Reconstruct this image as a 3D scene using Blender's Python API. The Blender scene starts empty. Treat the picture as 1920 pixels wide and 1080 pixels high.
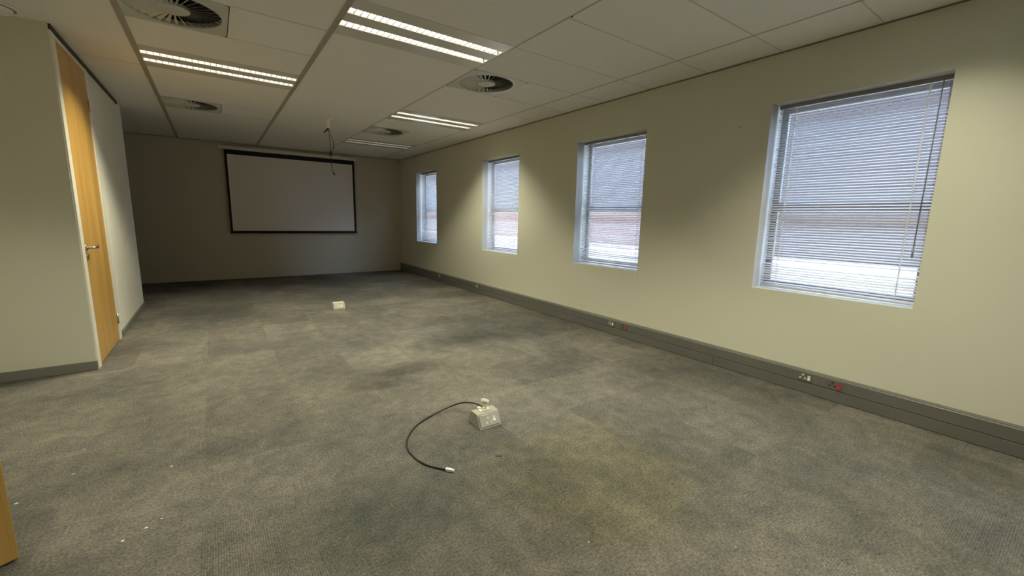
import bpy, bmesh, math, random
from mathutils import Vector, Matrix
random.seed(7)
SC = bpy.context.scene
COL = SC.collection
rad = math.radians

# ------------------------------------------------------------------ camera, sky, exposure
CAMZ = 1.2652
cam_data = bpy.data.cameras.new('camera')
cam_data.sensor_width = 36.0
cam_data.lens = 14.7166
cam_data.clip_start = 0.02
cam_data.clip_end = 200
cam = bpy.data.objects.new('camera', cam_data)
COL.objects.link(cam)
_yaw, _pit, _rol = 0.6167, -0.163, 0.0212
_f = Vector((math.sin(_yaw) * math.cos(_pit), math.cos(_yaw) * math.cos(_pit), math.sin(_pit)))
_r = Vector((math.cos(_yaw), -math.sin(_yaw), 0))
_u = _r.cross(_f)
_r2 = _r * math.cos(_rol) + _u * math.sin(_rol)
_u2 = -_r * math.sin(_rol) + _u * math.cos(_rol)
_m = Matrix((_r2, _u2, -_f)).transposed().to_4x4()
_m.translation = (0, 0, CAMZ)
cam.matrix_world = _m
SC.camera = cam

SC.view_settings.view_transform = 'Standard'
SC.view_settings.look = 'None'
SC.view_settings.exposure = 0.0
SC.view_settings.gamma = 1.0
SC.view_settings.use_curve_mapping = False
SC.cycles.use_denoising = True
SC.cycles.max_bounces = 12
SC.cycles.diffuse_bounces = 8
SC.cycles.transparent_max_bounces = 16
SC.cycles.caustics_reflective = False
SC.cycles.caustics_refractive = False
SC.cycles.sample_clamp_indirect = 8.0

SKY_STRENGTH = 12.5
world = bpy.data.worlds.new('sky')
SC.world = world
world.use_nodes = True
_bg = world.node_tree.nodes['Background']
_bg.inputs[0].default_value = (0.50, 0.70, 1.0, 1)
_bg.inputs[1].default_value = SKY_STRENGTH

_sd = bpy.data.lights.new('sun', 'SUN')
_sd.energy = 14.0
_sd.angle = rad(0.5)
_sd.color = (1.0, 0.95, 0.86)
_sun = bpy.data.objects.new('sun', _sd)
COL.objects.link(_sun)
_sun.rotation_euler = Vector((0.20, -0.68, -0.70)).to_track_quat('-Z', 'Y').to_euler()

LAMP_COLOR = (1.0, 0.955, 0.70)
LAMP_POWER = 20.5       # watts per tube
LAMP_CUTOFF = 55.0      # louvre cut-off angle from straight down, degrees

# ------------------------------------------------------------------ room dimensions (metres)
XW = 3.650      # window wall
YB = 9.734      # screen wall
HC = 2.567      # ceiling
XL = -0.855     # door wall
YC = 4.55       # wall facing the camera, left
YE = 7.40       # end of the door wall
XN = -1.63      # near left wall
YR = -4.0       # wall behind the camera
XR = -2.60      # recess side wall
GX = [1.991 + 1.2 * i for i in range(-4, 2)]     # main runners
T0 = 3.439                                       # cross tee reference
def TY(k): return T0 + 0.6 * k

# ------------------------------------------------------------------ materials
def new_mat(name):
    m = bpy.data.materials.new(name)
    m.use_nodes = True
    nt = m.node_tree
    return m, nt, nt.nodes['Principled BSDF']

def lk(nt, a, b): nt.links.new(a, b)

def simple(name, col, rough=0.5, metal=0.0, var=0.04, scale=30.0, bump=0.0, bscale=200.0, spec=0.5):
    m, nt, b = new_mat(name)
    b.inputs['Roughness'].default_value = rough
    b.inputs['Metallic'].default_value = metal
    b.inputs['Specular IOR Level'].default_value = spec
    tc = nt.nodes.new('ShaderNodeTexCoord')
    n = nt.nodes.new('ShaderNodeTexNoise')
    n.inputs['Scale'].default_value = scale
    n.inputs['Detail'].default_value = 3
    lk(nt, tc.outputs['Object'], n.inputs['Vector'])
    r = nt.nodes.new('ShaderNodeValToRGB')
    r.color_ramp.elements[0].position = 0.3
    r.color_ramp.elements[1].position = 0.7
    r.color_ramp.elements[0].color = tuple(c * (1 - var) for c in col) + (1,)
    r.color_ramp.elements[1].color = tuple(min(1, c * (1 + var)) for c in col) + (1,)
    lk(nt, n.outputs['Fac'], r.inputs['Fac'])
    lk(nt, r.outputs['Color'], b.inputs['Base Color'])
    if bump:
        n2 = nt.nodes.new('ShaderNodeTexNoise')
        n2.inputs['Scale'].default_value = bscale
        n2.inputs['Detail'].default_value = 4
        lk(nt, tc.outputs['Object'], n2.inputs['Vector'])
        bp = nt.nodes.new('ShaderNodeBump')
        bp.inputs['Strength'].default_value = bump
        bp.inputs['Distance'].default_value = 0.002
        lk(nt, n2.outputs['Fac'], bp.inputs['Height'])
        lk(nt, bp.outputs['Normal'], b.inputs['Normal'])
    return m

M = {}
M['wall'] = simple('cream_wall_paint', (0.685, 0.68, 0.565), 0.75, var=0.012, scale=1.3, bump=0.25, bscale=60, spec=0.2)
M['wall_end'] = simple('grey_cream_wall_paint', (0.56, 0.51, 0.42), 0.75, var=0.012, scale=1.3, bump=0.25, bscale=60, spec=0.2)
M['wall_rough'] = simple('textured_white_wall_paint', (0.80, 0.78, 0.70), 0.7, var=0.02, scale=8, bump=0.9, bscale=45, spec=0.2)
M['reveal'] = simple('white_reveal_paint', (0.64, 0.64, 0.62), 0.6, var=0.01, scale=4, spec=0.3)
M['trunk'] = simple('dark_grey_trunking', (0.150, 0.147, 0.133), 0.42, var=0.08, scale=3)
M['trunk_plate'] = simple('dark_grey_socket_plate', (0.135, 0.132, 0.119), 0.35, var=0.03)
M['skirt'] = simple('grey_skirting', (0.20, 0.195, 0.175), 0.5, var=0.06, scale=5)
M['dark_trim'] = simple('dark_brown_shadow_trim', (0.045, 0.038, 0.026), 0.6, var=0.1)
M['olive_trim'] = simple('olive_wall_angle', (0.22, 0.20, 0.14), 0.6, var=0.1)
M['tee_wide'] = simple('taupe_ceiling_runner', (0.40, 0.36, 0.29), 0.5, var=0.05, scale=6)
M['tee'] = simple('pale_ceiling_tee', (0.47, 0.44, 0.37), 0.5, var=0.05, scale=6)
M['tee_pale'] = simple('off_white_cross_tee', (0.66, 0.64, 0.58), 0.5, var=0.05, scale=6)
M['lamp_panel'] = simple('satin_white_lamp_panel', (0.74, 0.72, 0.66), 0.22, var=0.01, spec=0.7)
M['reflector'] = simple('bright_aluminium_reflector', (0.88, 0.88, 0.86), 0.35, metal=0.45, var=0.01)
M['louvre'] = simple('satin_louvre_blade', (0.80, 0.80, 0.77), 0.4, var=0.01)
M['vent'] = simple('pale_grey_vent_enamel', (0.60, 0.60, 0.55), 0.4, var=0.04, scale=9)
M['vent_dark'] = simple('dark_vent_plenum', (0.012, 0.011, 0.009), 0.9)
M['white_plastic'] = simple('white_plastic', (0.82, 0.81, 0.74), 0.35, var=0.02)
M['cream_plastic'] = simple('cream_plastic', (0.83, 0.80, 0.60), 0.35, var=0.02)
M['box_grey'] = simple('warm_grey_box_enamel', (0.38, 0.37, 0.315), 0.4, var=0.03, scale=12)
M['box_panel'] = simple('warm_grey_socket_panel', (0.42, 0.41, 0.345), 0.35, var=0.03, scale=12)
M['black_rubber'] = simple('black_rubber', (0.012, 0.012, 0.010), 0.45)
M['black_fabric'] = simple('black_screen_border', (0.006, 0.006, 0.007), 0.8)
M['screen'] = simple('matt_white_screen', (0.74, 0.69, 0.65), 0.85, var=0.008, scale=2, spec=0.1)
M['case'] = simple('white_screen_case', (0.66, 0.64, 0.58), 0.45, var=0.02)
M['red'] = simple('red_plastic', (0.55, 0.03, 0.05), 0.35)
M['dark_red'] = simple('dark_red_plastic', (0.14, 0.018, 0.018), 0.4)
M['steel'] = simple('brushed_steel', (0.62, 0.58, 0.50), 0.28, metal=1.0, var=0.05, scale=40)
M['frame_white'] = simple('white_door_frame_enamel', (0.82, 0.78, 0.66), 0.35, var=0.01)
M['alu'] = simple('grey_window_frame', (0.30, 0.31, 0.31), 0.4, var=0.03)
M['slat'] = simple('white_blind_slat', (0.58, 0.525, 0.51), 0.4, var=0.01)
M['cord'] = simple('white_blind_cord', (0.85, 0.85, 0.82), 0.7)
M['wand'] = simple('clear_grey_wand', (0.30, 0.30, 0.33), 0.2)
M['headrail'] = simple('grey_blind_headrail', (0.30, 0.29, 0.29), 0.4)
M['paper'] = simple('white_paper_scrap', (0.85, 0.84, 0.78), 0.8)
M['leaf'] = simple('dry_brown_scrap', (0.06, 0.045, 0.04), 0.8)
M['concrete'] = simple('pale_concrete_paving', (0.70, 0.66, 0.60), 0.9, var=0.2, scale=2)  # paved ground kept pale to bounce more daylight up to the ceiling
M['pale_render'] = simple('pale_painted_render', (0.23, 0.185, 0.17), 0.8, var=0.05, scale=0.8)
M['dark_glass'] = simple('dark_window_glass', (0.03, 0.035, 0.045), 0.12)

def wood():
    m, nt, b = new_mat('honey_veneer')
    b.inputs['Roughness'].default_value = 0.38
    tc = nt.nodes.new('ShaderNodeTexCoord')
    mp = nt.nodes.new('ShaderNodeMapping')
    mp.inputs['Scale'].default_value = (9, 9, 0.55)
    lk(nt, tc.outputs['Object'], mp.inputs['Vector'])
    n = nt.nodes.new('ShaderNodeTexNoise')
    n.inputs['Scale'].default_value = 1.0
    n.inputs['Detail'].default_value = 5
    n.inputs['Distortion'].default_value = 0.6
    lk(nt, mp.outputs['Vector'], n.inputs['Vector'])
    r = nt.nodes.new('ShaderNodeValToRGB')
    r.color_ramp.elements[0].position = 0.3
    r.color_ramp.elements[1].position = 0.72
    r.color_ramp.elements[0].color = (0.52, 0.28, 0.062, 1)
    r.color_ramp.elements[1].color = (0.70, 0.41, 0.115, 1)
    lk(nt, n.outputs['Fac'], r.inputs['Fac'])
    mp2 = nt.nodes.new('ShaderNodeMapping')
    mp2.inputs['Scale'].default_value = (220, 220, 4)
    lk(nt, tc.outputs['Object'], mp2.inputs['Vector'])
    n2 = nt.nodes.new('ShaderNodeTexNoise')
    n2.inputs['Scale'].default_value = 1.0
    lk(nt, mp2.outputs['Vector'], n2.inputs['Vector'])
    mx = nt.nodes.new('ShaderNodeMixRGB')
    mx.blend_type = 'MULTIPLY'
    mx.inputs['Fac'].default_value = 0.25
    lk(nt, r.outputs['Color'], mx.inputs['Color1'])
    lk(nt, n2.outputs['Fac'], mx.inputs['Color2'])
    lk(nt, mx.outputs['Color'], b.inputs['Base Color'])
    return m
M['wood'] = wood()

def tile_mat():
    m, nt, b = new_mat('mineral_ceiling_tile')
    b.inputs['Roughness'].default_value = 0.85
    b.inputs['Specular IOR Level'].default_value = 0.2
    tc = nt.nodes.new('ShaderNodeTexCoord')
    mp = nt.nodes.new('ShaderNodeMapping')
    mp.inputs['Location'].default_value = (-1.991 / 1.2 + 20, -T0 / 0.6 + 20, 0)
    mp.inputs['Scale'].default_value = (1 / 1.2, 1 / 0.6, 0)
    lk(nt, tc.outputs['Object'], mp.inputs['Vector'])
    fl = nt.nodes.new('ShaderNodeVectorMath'); fl.operation = 'FLOOR'
    lk(nt, mp.outputs['Vector'], fl.inputs[0])
    wn = nt.nodes.new('ShaderNodeTexWhiteNoise'); wn.noise_dimensions = '3D'
    lk(nt, fl.outputs['Vector'], wn.inputs['Vector'])
    r = nt.nodes.new('ShaderNodeValToRGB')
    r.color_ramp.elements[0].color = (0.875, 0.85, 0.80, 1)
    r.color_ramp.elements[1].color = (0.895, 0.87, 0.82, 1)
    lk(nt, wn.outputs['Value'], r.inputs['Fac'])
    n = nt.nodes.new('ShaderNodeTexNoise'); n.inputs['Scale'].default_value = 90; n.inputs['Detail'].default_value = 5
    lk(nt, tc.outputs['Object'], n.inputs['Vector'])
    mx = nt.nodes.new('ShaderNodeMixRGB'); mx.blend_type = 'MULTIPLY'; mx.inputs['Fac'].default_value = 0.06
    lk(nt, r.outputs['Color'], mx.inputs['Color1']); lk(nt, n.outputs['Fac'], mx.inputs['Color2'])
    lk(nt, mx.outputs['Color'], b.inputs['Base Color'])
    bp = nt.nodes.new('ShaderNodeBump'); bp.inputs['Strength'].default_value = 0.2; bp.inputs['Distance'].default_value = 0.001
    lk(nt, n.outputs['Fac'], bp.inputs['Height']); lk(nt, bp.outputs['Normal'], b.inputs['Normal'])
    return m
M['tile'] = tile_mat()

def carpet_mat():
    m, nt, b = new_mat('worn_grey_loop_carpet')
    b.inputs['Roughness'].default_value = 0.95
    b.inputs['Specular IOR Level'].default_value = 0.15
    N = nt.nodes.new
    tc = N('ShaderNodeTexCoord')
    V = tc.outputs['Object']
    def noise(scale, detail=4, rough=0.6, dist=0.0, vec=None):
        n = N('ShaderNodeTexNoise')
        n.inputs['Scale'].default_value = scale
        n.inputs['Detail'].default_value = detail
        n.inputs['Roughness'].default_value = rough
        n.inputs['Distortion'].default_value = dist
        lk(nt, vec or V, n.inputs['Vector'])
        return n.outputs['Fac']
    def ramp(fac, p0, c0, p1, c1):
        r = N('ShaderNodeValToRGB')
        r.color_ramp.elements[0].position = p0; r.color_ramp.elements[1].position = p1
        r.color_ramp.elements[0].color = c0 + (1,); r.color_ramp.elements[1].color = c1 + (1,)
        lk(nt, fac, r.inputs['Fac']); return r.outputs['Color']
    def mix(kind, fac, a, c):
        x = N('ShaderNodeMixRGB'); x.blend_type = kind
        if isinstance(fac, float): x.inputs['Fac'].default_value = fac
        else: lk(nt, fac, x.inputs['Fac'])
        if isinstance(a, tuple): x.inputs['Color1'].default_value = a + (1,)
        else: lk(nt, a, x.inputs['Color1'])
        if isinstance(c, tuple): x.inputs['Color2'].default_value = c + (1,)
        else: lk(nt, c, x.inputs['Color2'])
        return x.outputs['Color']
    def math_(op, a, c=None, clamp=False):
        x = N('ShaderNodeMath'); x.operation = op; x.use_clamp = clamp
        for i, v in enumerate((a, c)):
            if v is None: continue
            if isinstance(v, (int, float)): x.inputs[i].default_value = v
            else: lk(nt, v, x.inputs[i])
        return x.outputs[0]
    # half-metre carpet tiles, each with its own shade and pile direction
    mp = N('ShaderNodeMapping'); mp.inputs['Location'].default_value = (40.27, 40.1, 0); mp.inputs['Scale'].default_value = (2, 2, 0)
    lk(nt, V, mp.inputs['Vector'])
    fl = N('ShaderNodeVectorMath'); fl.operation = 'FLOOR'; lk(nt, mp.outputs['Vector'], fl.inputs[0])
    wn = N('ShaderNodeTexWhiteNoise'); wn.noise_dimensions = '3D'; lk(nt, fl.outputs['Vector'], wn.inputs['Vector'])
    base = ramp(wn.outputs['Value'], 0.0, (0.126, 0.119, 0.112), 1.0, (0.166, 0.157, 0.146))
    # traffic wear
    wear = noise(0.9, 5, 0.55, 0.5)
    base = mix('MULTIPLY', 1.0, base, ramp(wear, 0.34, (0.70, 0.72, 0.74), 0.66, (1.22, 1.20, 1.16)))
    mid = noise(5.5, 5, 0.65, 0.8)
    base = mix('MULTIPLY', 1.0, base, ramp(mid, 0.3, (0.82, 0.845, 0.85), 0.7, (1.19, 1.17, 1.13)))
    blot = noise(13, 5, 0.7, 0.4)
    base = mix('MULTIPLY', 1.0, base, ramp(blot, 0.36, (0.86, 0.885, 0.89), 0.64, (1.15, 1.12, 1.08)))
    # mottled yarn
    sp = noise(95, 5, 0.8)
    base = mix('MULTIPLY', 1.0, base, ramp(sp, 0.33, (0.42, 0.43, 0.44), 0.67, (1.66, 1.63, 1.57)))
    # ribs, running either way from tile to tile
    sep = N('ShaderNodeSeparateXYZ'); lk(nt, V, sep.inputs[0])
    jit = noise(22, 2, 0.5)
    def rib(axis):
        a = math_('ADD', math_('MULTIPLY', axis, 2 * math.pi / 0.0085), math_('MULTIPLY', jit, 4.0))
        return math_('ADD', math_('MULTIPLY', math_('SINE', a), 0.5), 0.5)
    dirn = math_('GREATER_THAN', wn.outputs['Value'], 0.5)
    rx, ry = rib(sep.outputs[0]), rib(sep.outputs[1])
    rb = N('ShaderNodeMix'); rb.data_type = 'FLOAT'
    lk(nt, dirn, rb.inputs[0]); lk(nt, rx, rb.inputs[2]); lk(nt, ry, rb.inputs[3])
    rib_f = rb.outputs[0]
    base = mix('MULTIPLY', 0.32, base, ramp(rib_f, 0.0, (0.55, 0.55, 0.55), 1.0, (1.35, 1.35, 1.35)))
    # spilled-drink stains
    def stain(cx, cy, rx_, ry_, col, amt, base):
        d = N('ShaderNodeMapping'); d.inputs['Location'].default_value = (-cx / rx_, -cy / ry_, 0); d.inputs['Scale'].default_value = (1 / rx_, 1 / ry_, 0)
        lk(nt, V, d.inputs['Vector'])
        ln = N('ShaderNodeVectorMath'); ln.operation = 'LENGTH'; lk(nt, d.outputs['Vector'], ln.inputs[0])
        e = math_('ADD', ln.outputs['Value'], math_('MULTIPLY', math_('SUBTRACT', noise(3.5, 4, 0.6), 0.5), 1.3))
        f = math_('MULTIPLY', math_('SUBTRACT', 1.15, e, True), amt, True)
        return mix('MULTIPLY', f, base, col)
    base = stain(1.45, 1.35, 0.62, 0.52, (0.97, 0.94, 0.76), 1.8, base)
    base = stain(0.62, 1.55, 0.35, 0.30, (0.74, 0.78, 0.78), 0.9, base)
    base = stain(2.05, 3.75, 0.55, 0.35, (0.55, 0.56, 0.58), 1.2, base)
    base = stain(1.25, 3.25, 0.40, 0.18, (0.60, 0.60, 0.60), 1.1, base)
    base = stain(0.95, 3.05, 0.30, 0.12, (0.66, 0.66, 0.66), 1.1, base)
    base = stain(0.35, 1.62, 0.30, 0.22, (0.72, 0.76, 0.74), 1.0, base)
    base = stain(2.55, 4.6, 0.40, 0.30, (0.70, 0.70, 0.70), 1.0, base)
    lk(nt, base, b.inputs['Base Color'])
    h = math_('ADD', math_('MULTIPLY', sp, 0.8), math_('MULTIPLY', rib_f, 0.35))
    bp = N('ShaderNodeBump'); bp.inputs['Strength'].default_value = 0.55; bp.inputs['Distance'].default_value = 0.004
    lk(nt, h, bp.inputs['Height']); lk(nt, bp.outputs['Normal'], b.inputs['Normal'])
    return m
M['carpet'] = carpet_mat()

def brick_mat(name, c1, c2, c3):
    m, nt, b = new_mat(name)
    b.inputs['Roughness'].default_value = 0.85
    tc = nt.nodes.new('ShaderNodeTexCoord')
    sx = nt.nodes.new('ShaderNodeSeparateXYZ'); lk(nt, tc.outputs['Object'], sx.inputs[0])
    cx = nt.nodes.new('ShaderNodeCombineXYZ'); lk(nt, sx.outputs[1], cx.inputs[0]); lk(nt, sx.outputs[2], cx.inputs[1])
    br = nt.nodes.new('ShaderNodeTexBrick')
    br.inputs['Color1'].default_value = c1
    br.inputs['Color2'].default_value = c2
    br.inputs['Mortar'].default_value = c3
    br.inputs['Scale'].default_value = 1.0
    br.inputs['Mortar Size'].default_value = 0.008
    br.inputs['Brick Width'].default_value = 0.23
    br.inputs['Row Height'].default_value = 0.085
    lk(nt, cx.outputs[0], br.inputs['Vector'])
    lk(nt, br.outputs['Color'], b.inputs['Base Color'])
    return m
M['brick'] = brick_mat('purple_brown_brickwork', (0.028, 0.018, 0.018, 1), (0.021, 0.015, 0.016, 1), (0.034, 0.030, 0.031, 1))
M['brick_red'] = brick_mat('red_brickwork', (0.110, 0.052, 0.040, 1), (0.085, 0.042, 0.034, 1), (0.12, 0.09, 0.08, 1))

def glass_mat():
    m = bpy.data.materials.new('clear_window_glass')
    m.use_nodes = True
    nt = m.node_tree
    nt.nodes.remove(nt.nodes['Principled BSDF'])
    out = nt.nodes['Material Output']
    tr = nt.nodes.new('ShaderNodeBsdfTransparent'); tr.inputs[0].default_value = (0.93, 0.95, 0.95, 1)
    gl = nt.nodes.new('ShaderNodeBsdfGlossy'); gl.inputs['Roughness'].default_value = 0.03
    fr = nt.nodes.new('ShaderNodeFresnel'); 
    geo = nt.nodes.new('ShaderNodeNewGeometry')
    io = nt.nodes.new('ShaderNodeMapRange'); io.inputs['To Min'].default_value = 1.45; io.inputs['To Max'].default_value = 1 / 1.45
    lk(nt, geo.outputs['Backfacing'], io.inputs['Value']); lk(nt, io.outputs['Result'], fr.inputs[0])
    mx = nt.nodes.new('ShaderNodeMixShader')
    lk(nt, fr.outputs[0], mx.inputs[0]); lk(nt, tr.outputs[0], mx.inputs[1]); lk(nt, gl.outputs[0], mx.inputs[2])
    lk(nt, mx.outputs[0], out.inputs[0])
    return m
M['glass'] = glass_mat()

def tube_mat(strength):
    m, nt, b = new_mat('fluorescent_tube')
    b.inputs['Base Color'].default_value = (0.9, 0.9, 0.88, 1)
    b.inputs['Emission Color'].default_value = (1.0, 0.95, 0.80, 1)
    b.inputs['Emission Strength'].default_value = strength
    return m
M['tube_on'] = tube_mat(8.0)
M['tube_off_glow'] = tube_mat(1.6)  # unlit tube; weak emission stands for light reflected in its louvres
M['tube_off_glow'].name = 'failing_fluorescent_tube'

# ------------------------------------------------------------------ mesh helpers
class MB:
    def __init__(s): s.bm = bmesh.new()
    def box(s, a, b, bev=0.0, mat=None):
        x0, y0, z0 = (min(a[i], b[i]) for i in range(3)); x1, y1, z1 = (max(a[i], b[i]) for i in range(3))
        vs = [s.bm.verts.new(p) for p in ((x0,y0,z0),(x1,y0,z0),(x1,y1,z0),(x0,y1,z0),(x0,y0,z1),(x1,y0,z1),(x1,y1,z1),(x0,y1,z1))]
        if mat is not None:
            for v in vs: v.co = mat @ v.co
        fs = [s.bm.faces.new([vs[i] for i in q]) for q in ((3,2,1,0),(4,5,6,7),(0,1,5,4),(1,2,6,5),(2,3,7,6),(3,0,4,7))]
        if bev:
            es = list({e for f in fs for e in f.edges})
            bmesh.ops.bevel(s.bm, geom=es, offset=bev, segments=2, affect='EDGES', profile=0.5)
        return s
    def prism(s, pts, axis, a, b, bev=0.0):
        """polygon pts (2D) extruded along axis 'x' | 'y' | 'z' from a to b"""
        def P(p, t):
            return {'x': (t, p[0], p[1]), 'y': (p[0], t, p[1]), 'z': (p[0], p[1], t)}[axis]
        va = [s.bm.verts.new(P(p, a)) for p in pts]; vb = [s.bm.verts.new(P(p, b)) for p in pts]
        fs = [s.bm.faces.new(va), s.bm.faces.new(list(reversed(vb)))]
        n = len(pts)
        for i in range(n):
            fs.append(s.bm.faces.new((va[i], vb[i], vb[(i+1) % n], va[(i+1) % n])))
        bmesh.ops.recalc_face_normals(s.bm, faces=fs)
        if bev:
            bmesh.ops.bevel(s.bm, geom=list({e for f in fs for e in f.edges}), offset=bev, segments=2, affect='EDGES')
        return s
    def tube(s, pts, r, n=10, cap=True):
        pts = [Vector(p) for p in pts]; rings = []
        rr = r if isinstance(r, (list, tuple)) else [r] * len(pts)
        up = None
        for i, p in enumerate(pts):
            t = (pts[min(i+1, len(pts)-1)] - pts[max(i-1, 0)]).normalized()
            if up is None:
                up = Vector((0, 0, 1)) if abs(t.z) < 0.9 else Vector((1, 0, 0))
            a = up - t * up.dot(t); a.normalize(); up = a; c = t.cross(a)
            rings.append([s.bm.verts.new(p + (a * math.cos(2*math.pi*k/n) + c * math.sin(2*math.pi*k/n)) * rr[i]) for k in range(n)])
        for i in range(len(rings)-1):
            for k in range(n):
                s.bm.faces.new((rings[i][k], rings[i][(k+1) % n], rings[i+1][(k+1) % n], rings[i+1][k]))
        if cap:
            s.bm.faces.new(list(reversed(rings[0]))); s.bm.faces.new(rings[-1])
        return s
    def lathe(s, prof, c, axis='z', n=32):
        """prof list of (radius, height) around axis through c"""
        c = Vector(c); rings = []
        def P(r, h, t):
            x, y = r * math.cos(t), r * math.sin(t)
            return c + {'z': Vector((x, y, h)), 'x': Vector((h, x, y)), 'y': Vector((x, h, y))}[axis]
        for r, h in prof:
            if r < 1e-6: rings.append([s.bm.verts.new(P(0, h, 0))])
            else: rings.append([s.bm.verts.new(P(r, h, 2*math.pi*k/n)) for k in range(n)])
        fs = []
        for a, b in zip(rings, rings[1:]):
            for k in range(n):
                k2 = (k+1) % n
                if len(a) == 1 and len(b) == 1: continue
                if len(a) == 1: fs.append(s.bm.faces.new((a[0], b[k2], b[k])))
                elif len(b) == 1: fs.append(s.bm.faces.new((a[k], a[k2], b[0])))
                else: fs.append(s.bm.faces.new((a[k], a[k2], b[k2], b[k])))
        bmesh.ops.recalc_face_normals(s.bm, faces=fs)
        return s
    def quad(s, *p):
        s.bm.faces.new([s.bm.verts.new(q) for q in p]); return s
    def build(s, name, mat, parent=None, smooth=False, origin=None):
        """link as one mesh object; origin = world point that becomes the object's origin (children: parent's own)"""
        me = bpy.data.meshes.new(name)
        o3 = Vector(origin) if origin is not None else (parent.location if parent is not None else Vector((0, 0, 0)))
        if parent is not None and parent.parent is not None and origin is None:
            o3 = parent['_o'] if '_o' in parent else o3
        for v in s.bm.verts: v.co -= Vector(o3)
        s.bm.to_mesh(me); s.bm.free()
        if smooth:
            for p in me.polygons: p.use_smooth = True
        me.materials.append(mat)
        o = bpy.data.objects.new(name, me); COL.objects.link(o)
        if parent is not None: o.parent = parent
        else: o.location = o3
        return o

def tag(o, label, cat, group=None, kind=None):
    o['label'] = label; o['category'] = cat
    if group: o['group'] = group
    if kind: o['kind'] = kind
    return o
def empty(name, loc):
    o = bpy.data.objects.new(name, None); o.empty_display_size = 0.1
    COL.objects.link(o); o.location = loc
    return o
def thing(name, loc, label, cat, group=None): return tag(empty(name, loc), label, cat, group)
def struct(o, label, cat): return tag(o, label, cat, kind='structure')
def sub(mb, name, mat, part, top, smooth=False):
    """a sub-part: child of a part whose own origin sits at its thing's origin"""
    o = mb.build(name, mat, None, smooth, origin=top.location)
    o.location = (0, 0, 0); o.parent = part
    return o
def copy_tree(o, parent=None):
    c = o.copy(); COL.objects.link(c); c.parent = parent
    for ch in list(o.children): copy_tree(ch, c)
    return c

# ------------------------------------------------------------------ the setting
WIN = [(7.800, 8.827), (5.032, 6.051), (2.849, 3.843), (0.666, 1.676)]   # far to near
WIN_ADDED = [(-1.53, -0.53)]      # added unseen behind the camera, unblinded, to lift daylight on the ceiling
WZ0, WZ1 = 0.742, 2.197
CT = 2.72      # wall tops, above the ceiling tiles

mb = MB(); mb.box((XR - 0.2, YR - 0.2, -0.12), (XW + 0.3, YB + 0.2, 0)).box((XN - 1.4, 0.6, -0.12), (XR - 0.2, 2.2, 0))
struct(mb.build('floor', M['carpet']), 'worn grey-brown loop pile carpet tile floor', 'floor')

mb = MB()   # window wall, pierced by the four windows
ys = [YR - 0.2] + [v for w in sorted(WIN) for v in w] + [YB + 0.2]
ys = [YR - 0.2] + sorted(v for w in WIN + WIN_ADDED for v in w) + [YB + 0.2]
mb.box((XW, ys[0], 0), (XW + 0.235, ys[-1], WZ0)).box((XW, ys[0], WZ1), (XW + 0.235, ys[-1], CT))
for i in range(0, len(ys), 2): mb.box((XW, ys[i], WZ0), (XW + 0.235, ys[i+1], WZ1))
struct(mb.build('wall_right', M['wall']), 'long cream wall with four windows', 'wall')

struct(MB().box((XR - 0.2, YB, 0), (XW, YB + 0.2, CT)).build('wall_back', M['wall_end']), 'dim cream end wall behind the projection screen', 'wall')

mb = MB()   # wall with the closed door in it
DY0, DY1, DZ1 = 4.552, 5.615, 2.525
mb.box((XL - 0.14, DY1, 0), (XL, YE, CT)).box((XL - 0.14, DY0, DZ1), (XL, DY1, CT)).box((XL - 0.14, YC, 0), (XL, DY0, CT))
mb.box((XL - 0.16, DY0, 0), (XL - 0.14, DY1 + 0.02, CT))
struct(mb.build('wall_left', M['wall_rough']), 'pale textured wall holding the closed wooden door', 'wall')
struct(MB().box((XN - 0.12, YC + 0.0003, 0), (XL - 0.1605, YC + 0.12, CT)).box((XN - 0.12, YC, 0), (XL - 0.0002, YC - 0.004, CT)).build('wall_facing', M['wall']), 'cream wall facing the camera at left', 'wall')
mb = MB()
mb.box((XN - 0.12, YR, 0), (XN, 0.88, CT)).box((XN - 0.12, 1.80, 0), (XN, YC, CT)).box((XN - 0.12, 0.88, 2.1), (XN, 1.80, CT))
mb.box((XN - 1.3, 0.6, 0), (XN - 1.2, 2.2, CT)).box((XN - 1.2, 0.6, 0), (XN - 0.12, 0.7, CT)).box((XN - 1.2, 2.1, 0), (XN - 0.12, 2.2, CT))
struct(mb.build('wall_near_left', M['wall']), 'near left wall with the open doorway', 'wall')
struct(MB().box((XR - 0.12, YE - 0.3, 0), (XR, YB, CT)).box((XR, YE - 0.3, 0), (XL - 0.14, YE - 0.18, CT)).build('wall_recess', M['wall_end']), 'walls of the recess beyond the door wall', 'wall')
struct(MB().box((XN - 0.12, YR - 0.2, 0), (XW, YR, CT)).build('wall_rear', M['wall']), 'cream wall at the near end of the room', 'wall')

# ceiling: tiles around the recessed fittings, slab above
LIGHTS = [(-1, -1, True), (-2, 2, True), (0, 3, True), (0, 7, False), (0, -5, True), (-1, -5, True), (-3, -2, True)]  # later ones out of view; the last added to brighten the left wall
VENTS = [(-2, 0), (0, 0), (-2, 5), (0, 5)]
def cell_x(i): return 1.991 + 1.2 * i
holes = {}
for bx, ry, on in LIGHTS: holes[(bx, ry)] = 'light'
for bx, ry in VENTS: holes[(bx, ry)] = 'vent'
mb = MB()
for i in range(-4, 2):
    x0, x1 = max(cell_x(i), XR - 0.1), min(cell_x(i + 1), XW + 0.02)
    if x1 <= x0: continue
    for k in range(-13, 12):
        y0, y1 = max(TY(k), YR - 0.1), min(TY(k + 1), YB + 0.1)
        if y1 <= y0: continue
        h = holes.get((i, k))
        if h == 'light': continue
        xa = x0 + 0.6 if h == 'vent' else x0
        e = random.uniform(0, 0.0003)
        mb.box((xa, y0, HC + e), (x1, y1, HC + 0.012))
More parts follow.
